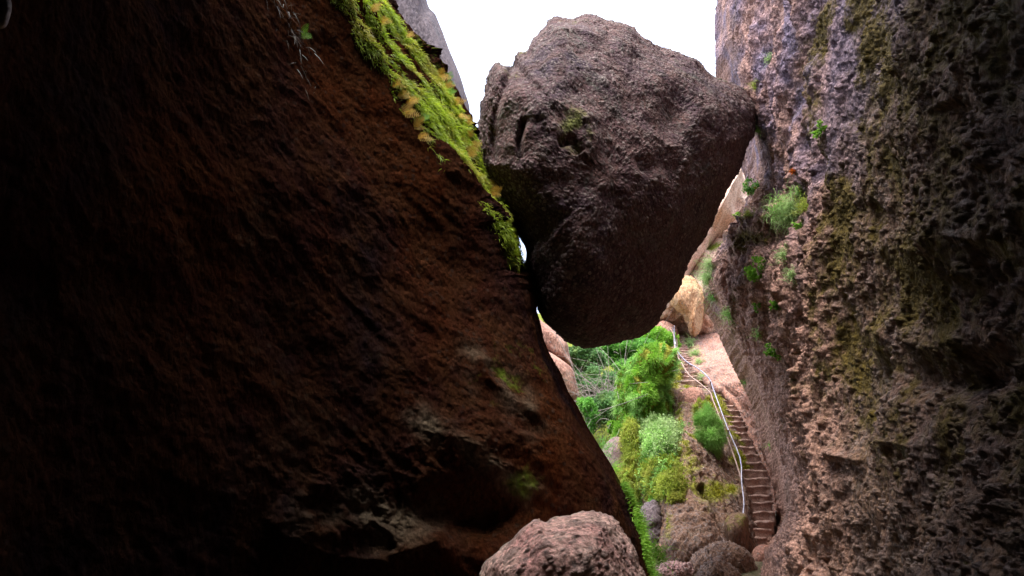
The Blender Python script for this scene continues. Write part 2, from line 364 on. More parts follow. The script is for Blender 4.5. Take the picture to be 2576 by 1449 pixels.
# ================================================================== blades / tufts
def blades(base, dirs, length, width, mat, name, parent=None, seg=3, droop=.35, jitter=.35, rnd=None, wdir=None):
    n = len(base); length = np.broadcast_to(length, (n,)); d = dirs+rng.normal(size=(n, 3))*jitter; d /= np.linalg.norm(d, axis=1)[:, None]
    s = np.cross(d, rng.normal(size=(n, 3))); s /= np.maximum(np.linalg.norm(s, axis=1)[:, None], 1e-6)
    V = []; t = np.linspace(0, 1, seg+1)
    for k, tk in enumerate(t):
        c = base+d*(length*tk)[:, None]+np.array([0, 0, -1])*(droop*length*tk*tk)[:, None]
        wd = width*(1-tk)**.6 if k < seg else 0
        if k < seg: V += [c-s*wd*.5, c+s*wd*.5]
        else: V += [c]
    V = np.stack(V, 1); m = V.shape[1]; b = np.arange(n)[:, None]*m
    q = [b+np.array([2*k, 2*k+1, 2*k+3, 2*k+2]) for k in range(seg-1)]
    tri = b+np.array([2*seg-2, 2*seg-1, 2*seg])
    if rnd is None: rnd = rng.random(n)
    f = ([np.concatenate(q)] if q else [])+[tri]
    return V.reshape(-1, 3), f, np.repeat(rnd, m)
def leaves(base, nrm, size, rnd=None):
    """little pointed leaves: two triangles folded on the midrib"""
    n = len(base); size = np.broadcast_to(size, (n,))[:, None]
    d = nrm+rng.normal(size=(n, 3))*.8; d /= np.linalg.norm(d, axis=1)[:, None]
    s = np.cross(d, rng.normal(size=(n, 3))); s /= np.linalg.norm(s, axis=1)[:, None]; u = np.cross(d, s)
    V = np.stack([base, base+d*size*.5+s*size*.33+u*size*.12, base+d*size, base+d*size*.5-s*size*.33+u*size*.12], 1)
    b = np.arange(n)[:, None]*4
    f = np.concatenate([b+np.array([0, 1, 2]), b+np.array([0, 2, 3])])
    if rnd is None: rnd = rng.random(n)
    return V.reshape(-1, 3), [f], np.repeat(rnd, 4)
def merge(parts):
    V = []; R = []; F_ = {}; off = 0
    for v, fs, r in parts:
        V.append(v); R.append(r)
        for f in fs: F_.setdefault(f.shape[1], []).append(f+off)
        off += len(v)
    return np.concatenate(V), [np.concatenate(x) for x in F_.values()], np.concatenate(R)
def veg(name, part, mat, parent=None):
    V, f, r = part; return mesh(name, V, f, mat, parent=parent, attrs={'rnd': r}, smooth=False)
def sample(S_G, S_N, weight, n):
    w = np.clip(weight.ravel(), 0, None); w = w/w.sum(); k = rng.choice(len(w), n, p=w)
    G = S_G.reshape(-1, 3)[k]+rng.normal(size=(n, 3))*.012; return G, S_N.reshape(-1, 3)[k], k
NL = outward(GL, grid_normals(GL, True))
area = np.linalg.norm(np.cross(np.gradient(GL, axis=0), np.roll(GL, -1, 1)-GL), axis=-1)
fold = fbm(rot_stretch(GL, (.62, .45, -.65), 5.), 3.0, 4, 177, .6)
wm = area*band*sst(.0, .2, fold+.25*fbm(GL, .9, 3, 178)+.14*sst(500, 200, PY)+.1*sst(330, 420, PY))*sst(690, 520, PY+60*fbm(GL, 2, 2, 9))*(PY > -60)*(PX < XB(PY)+12)
hang = np.array([.45, .1, -.85])
b, n, k = sample(GL, NL, wm, 52000)
rr = np.clip(.5+1.1*fold.ravel()[k]+rng.normal(size=len(k))*.18, 0, 1)
mo = merge([blades(b+n*.02, n*.55+hang*.7, .04+.06*rng.random(len(b)), .012, M_moss, '', seg=2, jitter=.35, rnd=rr)])
o = veg('moss', mo, M_moss); tagit(o, 'bright green moss draped along the upper edge of the dark leaning boulder', 'moss', kind='stuff')
# bright moss rim low on the boulder
rim = area*sst(16, 0, np.abs(XB(PY)-PX))*(PY > 1220)*(PY < 1470)*vis*(fbm(GL, 1.4, 3, 5) > -.12)
b, n, k = sample(GL, NL, rim*sst(-.1, .25, fbm(GL, 2.6, 3, 55)), 3000)
o = veg('moss', blades(b, n*.5+np.array([.2, 0, .3]), .04+.12*rng.random(len(b))**2, .014, M_lime, '', seg=2), M_lime)
tagit(o, 'thin lime green moss rim along the lowest right edge of the dark boulder', 'moss', kind='stuff')
# hanging rootlets of the dark face
hs = area*np.exp(-(pl_dist(PX, PY, [(690, -10), (725, 40), (760, 120), (780, 220)])[0]/16)**2)*vis
b, n, k = sample(GL, NL, hs, 420)
o = veg('hanging_roots', blades(b, n*.3+np.array([.3, 0, -.8]), .08+.14*rng.random(len(b)), .010, None, '', seg=2), leaf_mat('root', (.06, .05, .04), (.14, .11, .09), .1))
tagit(o, 'pale dry rootlets hanging down the dark boulder face left of the bright moss', 'roots', kind='stuff')
def fern(px, py, S_, L, mat, name, label, cat, group, ang, nfr=2):
    g, nn = S_.at(px, py); parts = []
    for i in range(nfr):
        a = math.radians(ang+rng.normal()*28); d = np.array([math.cos(a), -.35+.2*rng.normal(), math.sin(a)]); d /= np.linalg.norm(d)
        side = np.cross(d, np.array([0., -1., .2])); side /= np.linalg.norm(side); ns = 9; l = L*(.75+.5*rng.random())
        t = np.linspace(.12, 1, ns); c = g+d*(t*l)[:, None]+np.array([0, 0, -1])*(.25*l*t*t)[:, None]
        V = []; 
        for sg in (-1, 1):
            w = l*.34*np.sin(np.pi*(t*.80+.18))**.8*sg
            V.append(np.stack([c-d*l*.022, c+d*l*.03, c+side*w[:, None]+d*l*.085, c+side*w[:, None]*.97+d*l*.06], 1))
        V = np.concatenate(V); m = len(V)
        parts.append((V.reshape(-1, 3), [np.arange(m*4).reshape(-1, 4)], np.repeat(rng.random(m)*.5+.25*i, 4)))
    parts.append(blades(np.repeat(g[None], 2, 0), np.repeat(d[None], 2, 0), L*.9, .008, None, '', jitter=.05, droop=.2))
    o = veg(name, merge(parts), mat); return tagit(o, label, cat, group)
gf = 'small ferns growing on the moss of the leaning boulder'
goldf = [(985, 215, 'gold'), (1003, 240, 'gold'), (1022, 262, 'gold'), (1018, 290, 'gold'), (1043, 318, 'gold'), (1052, 345, 'gold'), (1023, 95, 'gold'), (1104, 200, 'gold'), (1118, 222, 'gold'), (1150, 290, 'gold'), (1163, 312, 'gold'), (1172, 345, 'gold'), (1185, 375, 'gold'), (1212, 415, 'gold'), (1222, 440, 'gold'), (1232, 470, 'gold'), (1238, 492, 'gold'), (930, 30, 'gold'), (960, 60, 'gold'), (1058, 300, 'green'), (1122, 206, 'green'), (1127, 236, 'green'), (757, 88, 'green'), (1140, 262, 'gold'), (1177, 395, 'gold')]
lab = ['golden fern sprig topmost of the lower moss edge', 'golden fern sprig just under the topmost one on the lower moss edge', 'large golden fern frond in the middle of the lower moss edge', 'drooping golden fern above the bright green fern on the lower moss edge', 'golden fern below the bright green fern', 'lowest golden fern of the lower moss edge', 'orange fern standing up on the moss crest against the grey rock', 'small orange fern on the crest beside a tiny green leaf clump', 'orange fern between two green leaf clumps on the crest', 'orange fern on the crest just above the big golden clump', 'big golden fern clump on the crest at the sky gap', 'golden fern under the big clump on the crest', 'golden fern on the crest midway down the sky gap', 'dry golden fern where the crest meets the wedged boulder', 'dry golden fern just below the meeting of crest and wedged boulder', 'small dry fern in the dark cleft beside the wedged boulder', 'lowest dry fern in the cleft beside the wedged boulder', 'brownish fern near the top edge of the picture on the moss crest', 'brownish fern on the moss crest under the topmost one', 'bright green fern frond hanging from the lower moss edge', 'tiny green leaf clump on the crest, the upper of two', 'tiny green leaf clump on the crest, the lower of two', 'single bright green fern on the bare dark rock among hanging roots', 'orange brown fern tucked into moss inside the crest', 'golden fern above the bottom of the sky gap']
for (x, y, kd), l in zip(goldf, lab):
    fern(x, y, SL, .19 if kd == 'gold' else .17, M_fern if kd == 'gold' else M_fern2, 'fern', l, 'fern', gf, 20 if y < 340 else 35, 4 if l.startswith('big') else 3)
# ================================================================== WEDGED BOULDER
chock = [(1207, 405), (1208, 365), (1211, 324), (1215, 269), (1225, 211), (1230, 185), (1241, 159), (1254, 156), (1260, 164), (1283, 164), (1293, 154), (1296, 133), (1309, 125), (1322, 128), (1335, 104), (1354, 81), (1367, 65), (1387, 42), (1406, 37), (1439, 42), (1471, 36), (1500, 39), (1555, 52), (1588, 68), (1610, 91), (1646, 110), (1691, 133), (1743, 152), (1785, 185), (1802, 198), (1844, 217), (1870, 240), (1892, 275), (1893, 330), (1878, 366), (1863, 418), (1830, 480), (1800, 530), (1770, 590), (1740, 640), (1722, 690), (1712, 720), (1690, 755), (1660, 800), (1640, 826), (1600, 850), (1550, 865), (1500, 877), (1470, 878), (1435, 868), (1400, 845), (1370, 815), (1355, 780), (1345, 740), (1328, 700), (1318, 672), (1324, 650), (1324, 628), (1312, 602), (1285, 560), (1258, 520), (1232, 465), (1214, 430)]
def cmask(px, py):
    return (1-.85*np.exp(-((px-1322)/25)**2-((py-635)/50)**2))
def cwarp(X, Y):
    w = .18*fbm(P(X, Y, 10), .8, 3, 44)
    w = w+crack(X, Y, [(1310, 120), (1275, 190), (1248, 270), (1240, 350), (1245, 420)], 9, .14)
    w = w+ledge(X, Y, [(1340, 250), (1400, 265), (1470, 300), (1540, 310)], 45, 40, .07)+crack(X, Y, [(1400, 360), (1440, 350), (1460, 390)], 14, .15)+crack(X, Y, [(1600, 430), (1660, 400), (1720, 420)], 26, .10)
    w = w+ledge(X, Y, [(1370, 90), (1450, 85), (1530, 100)], 35, 35, .1)
    w = w+.3*np.exp(-((X-1700)/40)**2-((Y-270)/60)**2)
    w = w+crack(X, Y, [(1320, 290), (1305, 350), (1310, 400)], 8, .2)
    return w
def cmoss(X, Y, G, N):
    a = .9*np.exp(-((X-1450)/34)**2-((Y-330)/45)**2)*sst(-.2, .3, fbm(G, 2.2, 4, 3)+.2)
    return np.maximum(a, .5*sst(.45, .8, N[..., 2])*sst(0, .3, fbm(G, 1.5, 3, 6)))
ck, GC = blob('wedged_boulder', chock, 11, 2.3, 2.2, M_chock, 'cong', 1100, 420, .62, 21, yfun=lambda x, y: 10.3+(x-1300)/600*2.1+(y-450)/900*.5-.0, center=(1530, 450), flat=.72, mask=cmask, warp=cwarp, mossf=cmoss)
tagit(ck, 'huge purplish brown boulder wedged high between the two sides of the gorge', 'boulder')
# knobs of cobble on its crown
def rockobj(name, outl, Y, fr, bk, mat, label, cat='rock', group=None, **k):
    o, G = blob(name, outl, Y, fr, bk, mat, **k); tagit(o, label, cat, group); return o, G
# grey spire behind moss crest
rockobj('rock_slab', [(700, -300), (900, -400), (1040, -200), (1070, 0), (1091, 36), (1106, 72), (1124, 117), (1147, 172), (1166, 228), (1177, 272), (1172, 297), (1120, 360), (1000, 300), (850, 100)], 13.5, 1.6, 2., M_grey, 'smooth grey leaning rock slab behind the moss crest against white sky', 'rock', kind='plain', nth=420, nph=120, amp=.5, seed=31, stretch=((.5, 0, -.85), 3.), flat=.5)
# ================================================================== RIGHT CLIFF
XL = I([(-700, 1850), (-300, 1830), (0, 1806), (60, 1797), (190, 1801), (300, 1835), (416, 1872), (478, 1882), (514, 1882), (580, 1857), (612, 1838), (640, 1808), (670, 1797), (708, 1768), (764, 1771), (803, 1790), (850, 1811), (907, 1837), (954, 1860), (1006, 1886), (1084, 1907), (1110, 1917), (1200, 1938), (1300, 1952), (1340, 1945), (1372, 1919), (1412, 1903), (1449, 1896), (1600, 1860), (1900, 1800)])
rows = [-900, -560, -300, -120, 0, 100, 200, 300, 400, 480, 550, 620, 700, 780, 860, 940, 1030, 1120, 1210, 1300, 1370, 1449, 1560, 1750]
def xw(y, v): return np.interp(y, [-900, 0, 724, 1449, 1800], v)
ctrl = []
for y in rows:
    l = XL(y); yl = np.interp(y, [-900, 0, 400, 700, 1100, 1340, 1449, 1700], [8.5, 12.9, 14.2, 14.8, 15.3, 15.6, 13.8, 9.])
    v = (724.5-y)/F; yy = CP-SP*v
    def byx(px, x): return P(px, y, x*yy/((px-1288)/F))
    ring = [P(l, y, yl), P(l+(2090-l)*.45, y, yl*.60+.40*xw(y, [4.6, 8.2, 8.9, 8.6, 7.]) ), byx(2090, xw(y, [4.4, 4.8, 4.4, 3.8, 3.3])), byx(2320, xw(y, [3.6, 4.0, 3.6, 2.9, 2.3])), byx(2600, xw(y, [2.8, 3.3, 2.9, 2.1, 1.6])), byx(3200, xw(y, [1.7, 2.8, 2.4, 1.8, 1.5]))]
    z = ring[0][2]
    xb = xw(y, [.8, 2.4, 2.4, 1.9, 1.7])
    ring += [np.array([xb, -1.5, ring[5][2]]), np.array([xb+.4, -6, z]), np.array([9, -9, z]), np.array([15, 0, z]), np.array([14, 16, z]), ring[0]+[3.2, 4.5, 0], ring[0]+[.5, 2.2, 0]]
    ctrl.append(ring)
GR = tube_grid(ctrl, [6, 8, 14, 24]+[36]*17+[16, 8], [110, 90, 110, 120, 70, 14, 6, 5, 5, 5, 6, 10, 16])
N = outward(GR, grid_normals(GR, True)); PX, PY, D = proj(GR); vis = GR[..., 1] > .8
sx = sst(2060, 2160, PX)      # pebbly to the right, streaked to the left
mk = .55+.45*sst(0, 40, PX-XL(PY)); 
dc, pe, pc = detail(GR, 'cong', 1.15, 51, ((.25, .6, -.5), 1.2), mk)
ds, _, _ = detail(GR, 'strata', 1.3, 61, ((.1, .15, -1), 2.2), mk)
far_ = (1-sx)*(.6+.4*sst(300, 600, PY)); h1, m1, c1_ = pebbles(GR, 2.1, 70, .35, .45); h2, m2, c2_ = pebbles(GR, 4.2, 71, .5, .48)
d = dc*(.85+.15*sx)+ds*(1-sx)*.9+far_*mk*(.26*fbm(rot_stretch(GR, (0, .1, -1), 1.7), 1.5, 5, 72, .62, ridge=True)+.45*h1+.6*h2)
GR = GR+N*d[..., None]
w = -.22*sst(-22, 22, PX-np.interp(PY, [-100, 100, 250, 400, 520, 700, 900], [2035, 2052, 2080, 2112, 2120, 2085, 2075]))*sst(900, 560, PY)
wk = w+crack(PX, PY, [(2030, -60), (2048, 100), (2072, 230), (2098, 330), (2112, 420), (2120, 520), (2108, 600)], 7, 1.0); w = 0
w = w+ledge(PX, PY, [(1835, 622), (1870, 610), (1930, 570), (2000, 545), (2050, 500)], 60, 50, .45)
w = w+crack(PX, PY, [(2180, 930), (2250, 950), (2330, 965), (2420, 960), (2520, 930), (2600, 880)], 42, .75)
w = w+ledge(PX, PY, [(2150, 830), (2260, 850), (2380, 880), (2480, 870), (2600, 800)], 120, 60, .35)
w = w+ledge(PX, PY, [(2080, 1140), (2170, 1160), (2280, 1120), (2400, 1150)], 90, 40, .25)
w = w+crack(PX, PY, [(1975, 1130), (1985, 1200), (2000, 1290)], 12, .25)
w = w+ledge(PX, PY, [(2300, 620), (2400, 640), (2500, 600), (2600, 620)], 90, 50, .3)
w = w+crack(PX, PY, [(2480, 260), (2530, 330), (2560, 400)], 40, .3)
w = w+crack(PX, PY, [(1837, 622), (1838, 700), (1850, 800), (1872, 900)], 9, .3)
w = w+crack(PX, PY, [(2180, 520), (2240, 560), (2300, 545)], 30, .3)
wn = (.9-.62*sst(2080, 2220, PX))*np.clip(.6+1.4*fbm(GR, 1.2, 4, 16), 0, 1.3)
GR = GR-N*np.where(vis, w*wn+wk, 0)[..., None]
GR = fit_edge(GR, XL, -1); PX, PY, D = proj(GR)
NR = outward(GR, grid_normals(GR, True))
ms = .75*sst(.0, .45, fbm(GR, .8, 4, 91)+.12)*sst(1960, 2080, PX)*sst(1350, 1050, PY)
ms = np.maximum(ms, (.26+.9*np.clip(fbm(GR, 1.7, 5, 93), -.25, .5))*sst(2060, 2200, PX)*sst(1500, 1150, PY+.25*(2576-PX)))
for (x, y, a, b_, s) in ((1890, 600, 60, 22, 1.), (1860, 620, 25, 25, 1.), (1985, 720, 30, 40, .4), (1845, 800, 14, 90, .7), (2000, 960, 20, 45, .7), (2070, 1000, 60, 80, .4), (2260, 640, 60, 60, .6)):
    ms = np.maximum(ms, s*np.exp(-((PX-x)/a)**2-((PY-y)/b_)**2)*(.7+.6*fbm(GR, 5, 3, 5)))
cliff = capped(GR, 'cliff', M_wall, attrs={'peb': pe*(.2+.8*sx), 'pebc': pc, 'moss': np.clip(ms, 0, 1), 'tint2': (1-sst(1990, 2200, PX))*np.clip(.55+1.6*fbm(GR, 1.3, 4, 98)+.5*sst(560, 760, PY), 0, 1), 'tint': np.clip(1-sst(2150, 2380, PX+.35*PY), 0, 1)*np.clip(.25+2.*fbm(GR, 1.1, 4, 96)+.75*sst(620, 350, PY)-.5*sst(700, 1000, PY), 0, 1)})  # tint2: pinkish brown, painted lighter where sky light falls on the left part
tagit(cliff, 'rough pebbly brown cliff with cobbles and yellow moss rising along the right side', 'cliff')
SR = Surf(GR)
# ================================================================== STAIRCASE
ST = np.array([(1352, 1891, 1926), (1330, 1891, 1938), (1309, 1891, 1943), (1286, 1889, 1947), (1263, 1885, 1944), (1244, 1881, 1942), (1223, 1877, 1940), (1202, 1872, 1937), (1182, 1868, 1931), (1162, 1865, 1921), (1142, 1858, 1910), (1122, 1852, 1898), (1105, 1847, 1890), (1088, 1839, 1883), (1072, 1833, 1876), (1059, 1828, 1870), (1046, 1821, 1863), (1031, 1815, 1856), (1018, 1808, 1848), (1005, 1798, 1837), (993, 1785, 1823), (981, 1768, 1814), (971, 1756, 1804)]
 + [(956, 1712, 1765), (946, 1709, 1760), (935, 1706, 1754), (925, 1704, 1748), (916, 1702, 1742)]
 + [(908-5.4*i, 1701-.1*i, 1739-1.6*i) for i in range(17)], float)
def stepY(i): return 16+.22*min(i, 22)+.36*max(0, i-22)
stair = empty('stone_staircase', P(1908, 1372, 15.9))
tagit(stair, 'narrow flight of rough reddish stone steps climbing the gorge beside a metal handrail', 'staircase')
for i, (y, xl, xr) in enumerate(ST):
    Y = stepY(i); yb = ST[i-1][0] if i else 1376
    a = P(xl-2, y, Y); b_ = P(xr+2, y, Y); zt = a[2]; zb = P(xl, yb, stepY(i-1) if i else 15.9)[2]-.12
    if i == 0: zb = P(xl, 1376, 16)[2]
    nx = 16; t = np.linspace(0, 1, nx); dep = stepY(i+1)-Y+.12
    h = zt-zb; prof = [(.0, -h), (.0, -h*.72), (-.004, -h*.45), (.0, -h*.2), (-.022, -.045), (-.02, -.012), (.006, 0), (.05, .002), (dep*.5, 0), (dep, .0), (dep, -h)]
    V = np.array([[a[0]+(b_[0]-a[0])*u, Y+dy, zt+dz] for u in t for dy, dz in prof]).reshape(nx, len(prof), 3)
    nz = fbm(V*np.array([1, 1, 1]), 4.5, 4, 300+i); V[..., 1] -= .09*nz; V[..., 2] += .06*fbm(V, 3., 3, 400+i)
    nt_ = len(prof); V = V.reshape(-1, 3); f = grid_faces(nx, nt_, True)
    caps = [np.arange(nt_)[None], ((nx-1)*nt_+np.arange(nt_))[None]]
    mesh('step', V, [f]+caps, M_step, parent=stair)
# ================================================================== HANDRAIL
def tube(pts, r, n=10, smoothn=3):
    p = np.array(pts, float); p = cr(p, [smoothn]*(len(p)-1), False)
    T = np.gradient(p, axis=0); T /= np.linalg.norm(T, axis=1)[:, None]
    up = np.array([0, 0, 1.]) if abs(T[:, 2]).mean() < .9 else np.array([1., 0, 0]); A = np.cross(T, up); A /= np.linalg.norm(A, axis=1)[:, None]; B = np.cross(T, A)
    th = np.linspace(0, 2*math.pi, n, endpoint=False); r = np.broadcast_to(r, (len(p),))
    G = p[:, None]+(A[:, None]*np.cos(th)[None, :, None]+B[:, None]*np.sin(th)[None, :, None])*r[:, None, None]
    nr = len(p); return G.reshape(-1, 3), [grid_faces(nr, n, True), np.arange(n)[None], ((nr-1)*n+np.arange(n))[None]]
RY = I([(786, 28), (808, 27), (836, 25), (864, 23.5), (888, 22.5), (912, 21.6), (927, 21), (951, 20.4), (1006, 19.2), (1076, 18.2), (1153, 17.2), (1275, 16.), (1325, 15.6), (1400, 15.5), (1449, 15.4)])
def rp(l, dy=0): return [P(x, y, RY(y)+dy) for x, y in l]
hr = empty('handrail', P(1871, 1434, 15.4)); tagit(hr, 'long bent galvanized pipe handrail with a rusty lower pipe following the stone steps', 'handrail')
V, f = tube(rp([(1675.5, 786), (1676, 802), (1681, 808), (1691, 823), (1695, 836), (1696, 850), (1697, 864), (1707, 888), (1730, 912), (1756, 927), (1783, 951), (1793, 975), (1804, 1006), (1830, 1076), (1862, 1153), (1866, 1214), (1872, 1272), (1863, 1322)]), .02)
mesh('top_rail', V, f, M_rail, parent=hr)
V, f = tube(rp([(1678, 819), (1686, 828), (1694, 841), (1697, 870), (1701, 891), (1714, 912), (1733, 943), (1764, 967), (1788, 990), (1793, 1006), (1825, 1088), (1860, 1189), (1873, 1250), (1876, 1330)], .05), .021)
mesh('lower_rail', V, f, M_rail2, parent=hr)
V, f = tube(rp([(1697, 820), (1696.5, 845), (1699, 866)], -.05), .024); mesh('rail_end', V, f, M_rail, parent=hr)
V, f = tube([P(x, y, 15.5) for x, y in [(1876, 1322), (1877, 1336), (1874, 1352), (1874, 1364)]], .034); mesh('rail_elbow', V, f, M_rail, parent=hr)
for (x0, y0, x1, y1, Y) in ((1863, 1322, 1872, 1449, 15.55), (1876, 1270, 1878, 1393, 15.8), (1832, 1082, 1836, 1178, 18.0), (1787, 960, 1790, 1030, 20.0), (1732, 914, 1740, 980, 21.5), (1701, 880, 1703, 915, 22.6), (1677, 806, 1680, 838, 27.), (1702, 850, 1704, 878, 24.5)):
    V, f = tube([P(x0, y0, Y), P((x0+x1)/2, (y0+y1)/2, Y), P(x1, y1, Y)], .022 if Y > 16 else .03); mesh('post', V, f, M_rail2, parent=hr)
# ================================================================== ROCKS ROUND THE STAIRS
sy = ST[::-1, 0]; XSL = lambda y: np.interp(y, sy, ST[::-1, 1]); XSR = lambda y: np.interp(y, sy, ST[::-1, 2]); YS = lambda y: np.interp(y, sy, [stepY(i) for i in range(len(ST))][::-1])
# sloping pink slab between steps and cliff
ctrl = []
for y in [770, 800, 840, 880, 920, 960, 1000, 1050, 1100, 1150, 1190, 1230, 1260, 1290]:
    l = XSR(y)-2 if y > 830 else np.interp(y, [770, 830], [1752, 1722]); r = XL(y)+30; r = max(r, l+14); Y = YS(y)+.12
    if y < 900: l = max(l, np.interp(y, [770, 830, 900, 960], [1755, 1740, 1742, 1764]))
    Yr = max(Y-1.6, 14.9)
    if y > 1180: r = l+30; Yr = Y+.3
    ctrl.append([P(l, y, Y), P(l+(r-l)*.25, y, Y-.3), P(l+(r-l)*.6, y, (Y+Yr)/2-.1), P(r, y, Yr+.6), P(r+30, y, Y+1.5), P(r, y, Y+3), P(l, y, Y+2)])
G = tube_grid(ctrl, [26]*13, [30, 40, 40, 6, 6, 6, 10]); N = outward(G, grid_normals(G, True)); d, pe, pc = detail(G, 'strata', .5, 71, ((.4, -.3, -.7), 2.)); d2, pe, pc = detail(G, 'cong', .8, 73); d = d*1.3+d2; G = G+N*d[..., None]
SLb = Surf(G)
o = capped(G, 'rock_slab', M_pink, attrs={'peb': pe, 'pebc': pc}); tagit(o, 'long pale pink rock slab sloping down between the stone steps and the cliff', 'rock')
# mound carrying the steps on the left side
ctrl = []
for y in [872, 890, 905, 930, 960, 985, 1010, 1050, 1100, 1150, 1200, 1260, 1320, 1380, 1450]:
    r = XSL(y)+3 if y < 1352 else 1889; Y = YS(y)+.08 if y < 1352 else 15.9
    if 905 < y < 975: r = 1712
    lx = np.interp(y, [872, 890, 905, 938, 980, 1027, 1100, 1200, 1300, 1450], [1690, 1678, 1660, 1639, 1638, 1636, 1600, 1612, 1640, 1650])
    if y < 900: r = max(r, lx+12)
    Yf = Y-np.interp(y, [872, 960, 1100, 1300, 1450], [.3, 1.0, 1.6, 1.2, 1.2])
    ctrl.append([P(lx, y, Y+.4), P(lx+(r-lx)*.22, y, Yf+.2), P(lx+(r-lx)*.55, y, Yf), P(lx+(r-lx)*.85, y, Y-.35), P(r, y, Y), P(r, y, Y+.8), P(lx+10, y, Y+2)])
G = tube_grid(ctrl, [26]*14, [40, 40, 40, 30, 10, 8, 14]); N = outward(G, grid_normals(G, True)); PX, PY, D = proj(G)
d, pe, pc = detail(G, 'strata', 1.1, 81, ((0, 0, -1), 1.8)); d2, pe, pc = detail(G, 'cong', .7, 82); d = d+d2-.0; G = G+N*d[..., None]
w = ledge(PX, PY, [(1640, 1040), (1680, 1050), (1720, 1000), (1770, 1000)], 60, 25, -.5)+crack(PX, PY, [(1700, 1000), (1688, 1060), (1705, 1130), (1712, 1200)], 10, .4)+crack(PX, PY, [(1760, 1210), (1800, 1290), (1830, 1380)], 8, .35)
w = w
G[..., 1] += w
ms = .62*sst(-.15, .3, fbm(G, 1.6, 4, 83))*sst(1380, 1150, PY)
for (x, y, a, b_, s) in ((1693, 955, 20, 26, 1.), (1690, 1012, 14, 30, 1.), (1660, 925, 22, 22, .7), (1800, 1235, 38, 34, .7), (1712, 1060, 10, 40, .6), (1690, 1330, 10, 40, .6), (1840, 1230, 22, 20, .7), (1740, 1170, 30, 30, .5)):
    ms = np.maximum(ms, s*np.exp(-((PX-x)/a)**2-((PY-y)/b_)**2))
o = capped(G, 'mossy_outcrop', M_brown, attrs={'peb': pe, 'pebc': pc, 'moss': ms}); tagit(o, 'brown rock outcrop with yellow moss patches carrying the left side of the stone steps', 'rock')
SM = Surf(G); NM = outward(G, grid_normals(G, True)); GM = G; PXM, PYM = proj(GM)[:2]; msM = ms
aM = np.linalg.norm(np.cross(np.gradient(GM, axis=0), np.roll(GM, -1, 1)-GM), axis=-1)
b, n, k = sample(GM, NM, aM*np.clip(ms-.45, 0, 1)*(np.sum(NM*(GM-[0, 0, CZ]), -1) < 0), 9000)
o = veg('moss', blades(b, n+[0, -.1, .2], .03+.05*rng.random(len(b)), .02, None, '', seg=2), leaf_mat('moss_yellow', (.22, .22, .01), (.42, .40, .03), .25)); tagit(o, 'yellow green moss cushions on the brown outcrop beside the steps', 'moss', kind='stuff')
R_ = rockobj
R_('rounded_boulder', [(1705, 1015), (1716, 986), (1740, 974), (1762, 979), (1772, 1000), (1778, 1040), (1765, 1075), (1735, 1085), (1708, 1060)], 19.6, .8, 1.2, M_pink, 'rounded pinkish boulder under the bend of the stone steps', 'boulder', kind='strata', nth=160, nph=60, amp=.4, seed=101)
R_('round_boulder', [(1822, 1320), (1835, 1295), (1858, 1290), (1880, 1300), (1884, 1350), (1872, 1400), (1850, 1402), (1832, 1370)], 15.6, .5, .6, M_brown, 'round mossy boulder behind the foot of the handrail', 'boulder', kind='plain', nth=140, nph=60, amp=.35, seed=102, mossf=lambda X, Y, G, N: .4*sst(1360, 1320, Y)*(.6+fbm(G, 5, 3, 3)))
rk = 'rough rocks on the gorge floor at the foot of the steps'
R_('floor_rock', [(1655, 1460), (1660, 1430), (1700, 1418), (1735, 1428), (1745, 1470), (1700, 1500)], 13.5, .5, .7, M_front, 'pale flat rock on the gorge floor nearest the mossy rim of the dark boulder', 'rock', rk, kind='cong', nth=240, nph=110, amp=1., seed=103)
R_('floor_rock', [(1725, 1450), (1745, 1405), (1790, 1375), (1850, 1378), (1888, 1400), (1895, 1470), (1800, 1500)], 14.2, .7, .8, M_brown, 'broad brown rock on the gorge floor in front of the handrail posts', 'rock', rk, kind='cong', nth=300, nph=130, amp=1.1, seed=104)
R_('floor_rock', [(1750, 1470), (1765, 1435), (1800, 1410), (1835, 1425), (1862, 1445), (1870, 1500), (1790, 1510)], 12.9, .5, .6, M_brown, 'pointed grey brown rock lowest on the gorge floor', 'rock', rk, kind='cong', nth=240, nph=110, amp=1., seed=105)
R_('floor_rock', [(1880, 1470), (1886, 1410), (1898, 1380), (1925, 1370), (1945, 1390), (1940, 1480), (1900, 1500)], 15.2, .4, .5, M_pink, 'smooth pink ledge rock just below the lowest stone step', 'rock', rk, kind='plain', nth=120, nph=50, amp=.3, seed=106)
R_('gully_rock', [(1600, 1330), (1620, 1285), (1655, 1270), (1670, 1330), (1665, 1400), (1640, 1440), (1615, 1400)], 16.5, .6, 1., M_grey, 'dark wet rock in the gully between the leaning boulder and the outcrop', 'rock', kind='strata', nth=140, nph=50, amp=1.2, seed=107)
R_('gully_rock', [(1625, 1470), (1630, 1400), (1665, 1370), (1672, 1430), (1665, 1490)], 15.5, .4, 1., M_brown, 'orange brown rock low in the narrow gully', 'rock', kind='strata', nth=120, nph=50, amp=.5, seed=108)
R_('smooth_rock', [(1500, 1180), (1520, 1125), (1548, 1100), (1572, 1112), (1590, 1150), (1602, 1200), (1606, 1260), (1625, 1310), (1560, 1340), (1510, 1250)], 18.6, .5, 1.5, rock_mat('violet_rock', (.17, .115, .125), (.10, .075, .09), (.21, .15, .13), lic=.3, speck=1.1, streak=vs), 'smooth violet grey water worn rock below the hanging grass', 'rock', kind='strata', nth=180, nph=60, amp=.4, seed=109, stretch=((.3, 0, -1), 3.))
R_('pale_rock', [(1345, 800), (1366, 812), (1390, 826), (1412, 845), (1428, 868), (1432, 900), (1440, 925), (1405, 910), (1378, 890), (1330, 850)], 23, 1.2, 1.5, M_pink, 'pale pink rock showing just under the left end of the wedged boulder', 'rock', kind='plain', nth=160, nph=50, amp=.6, seed=110, flat=.5)
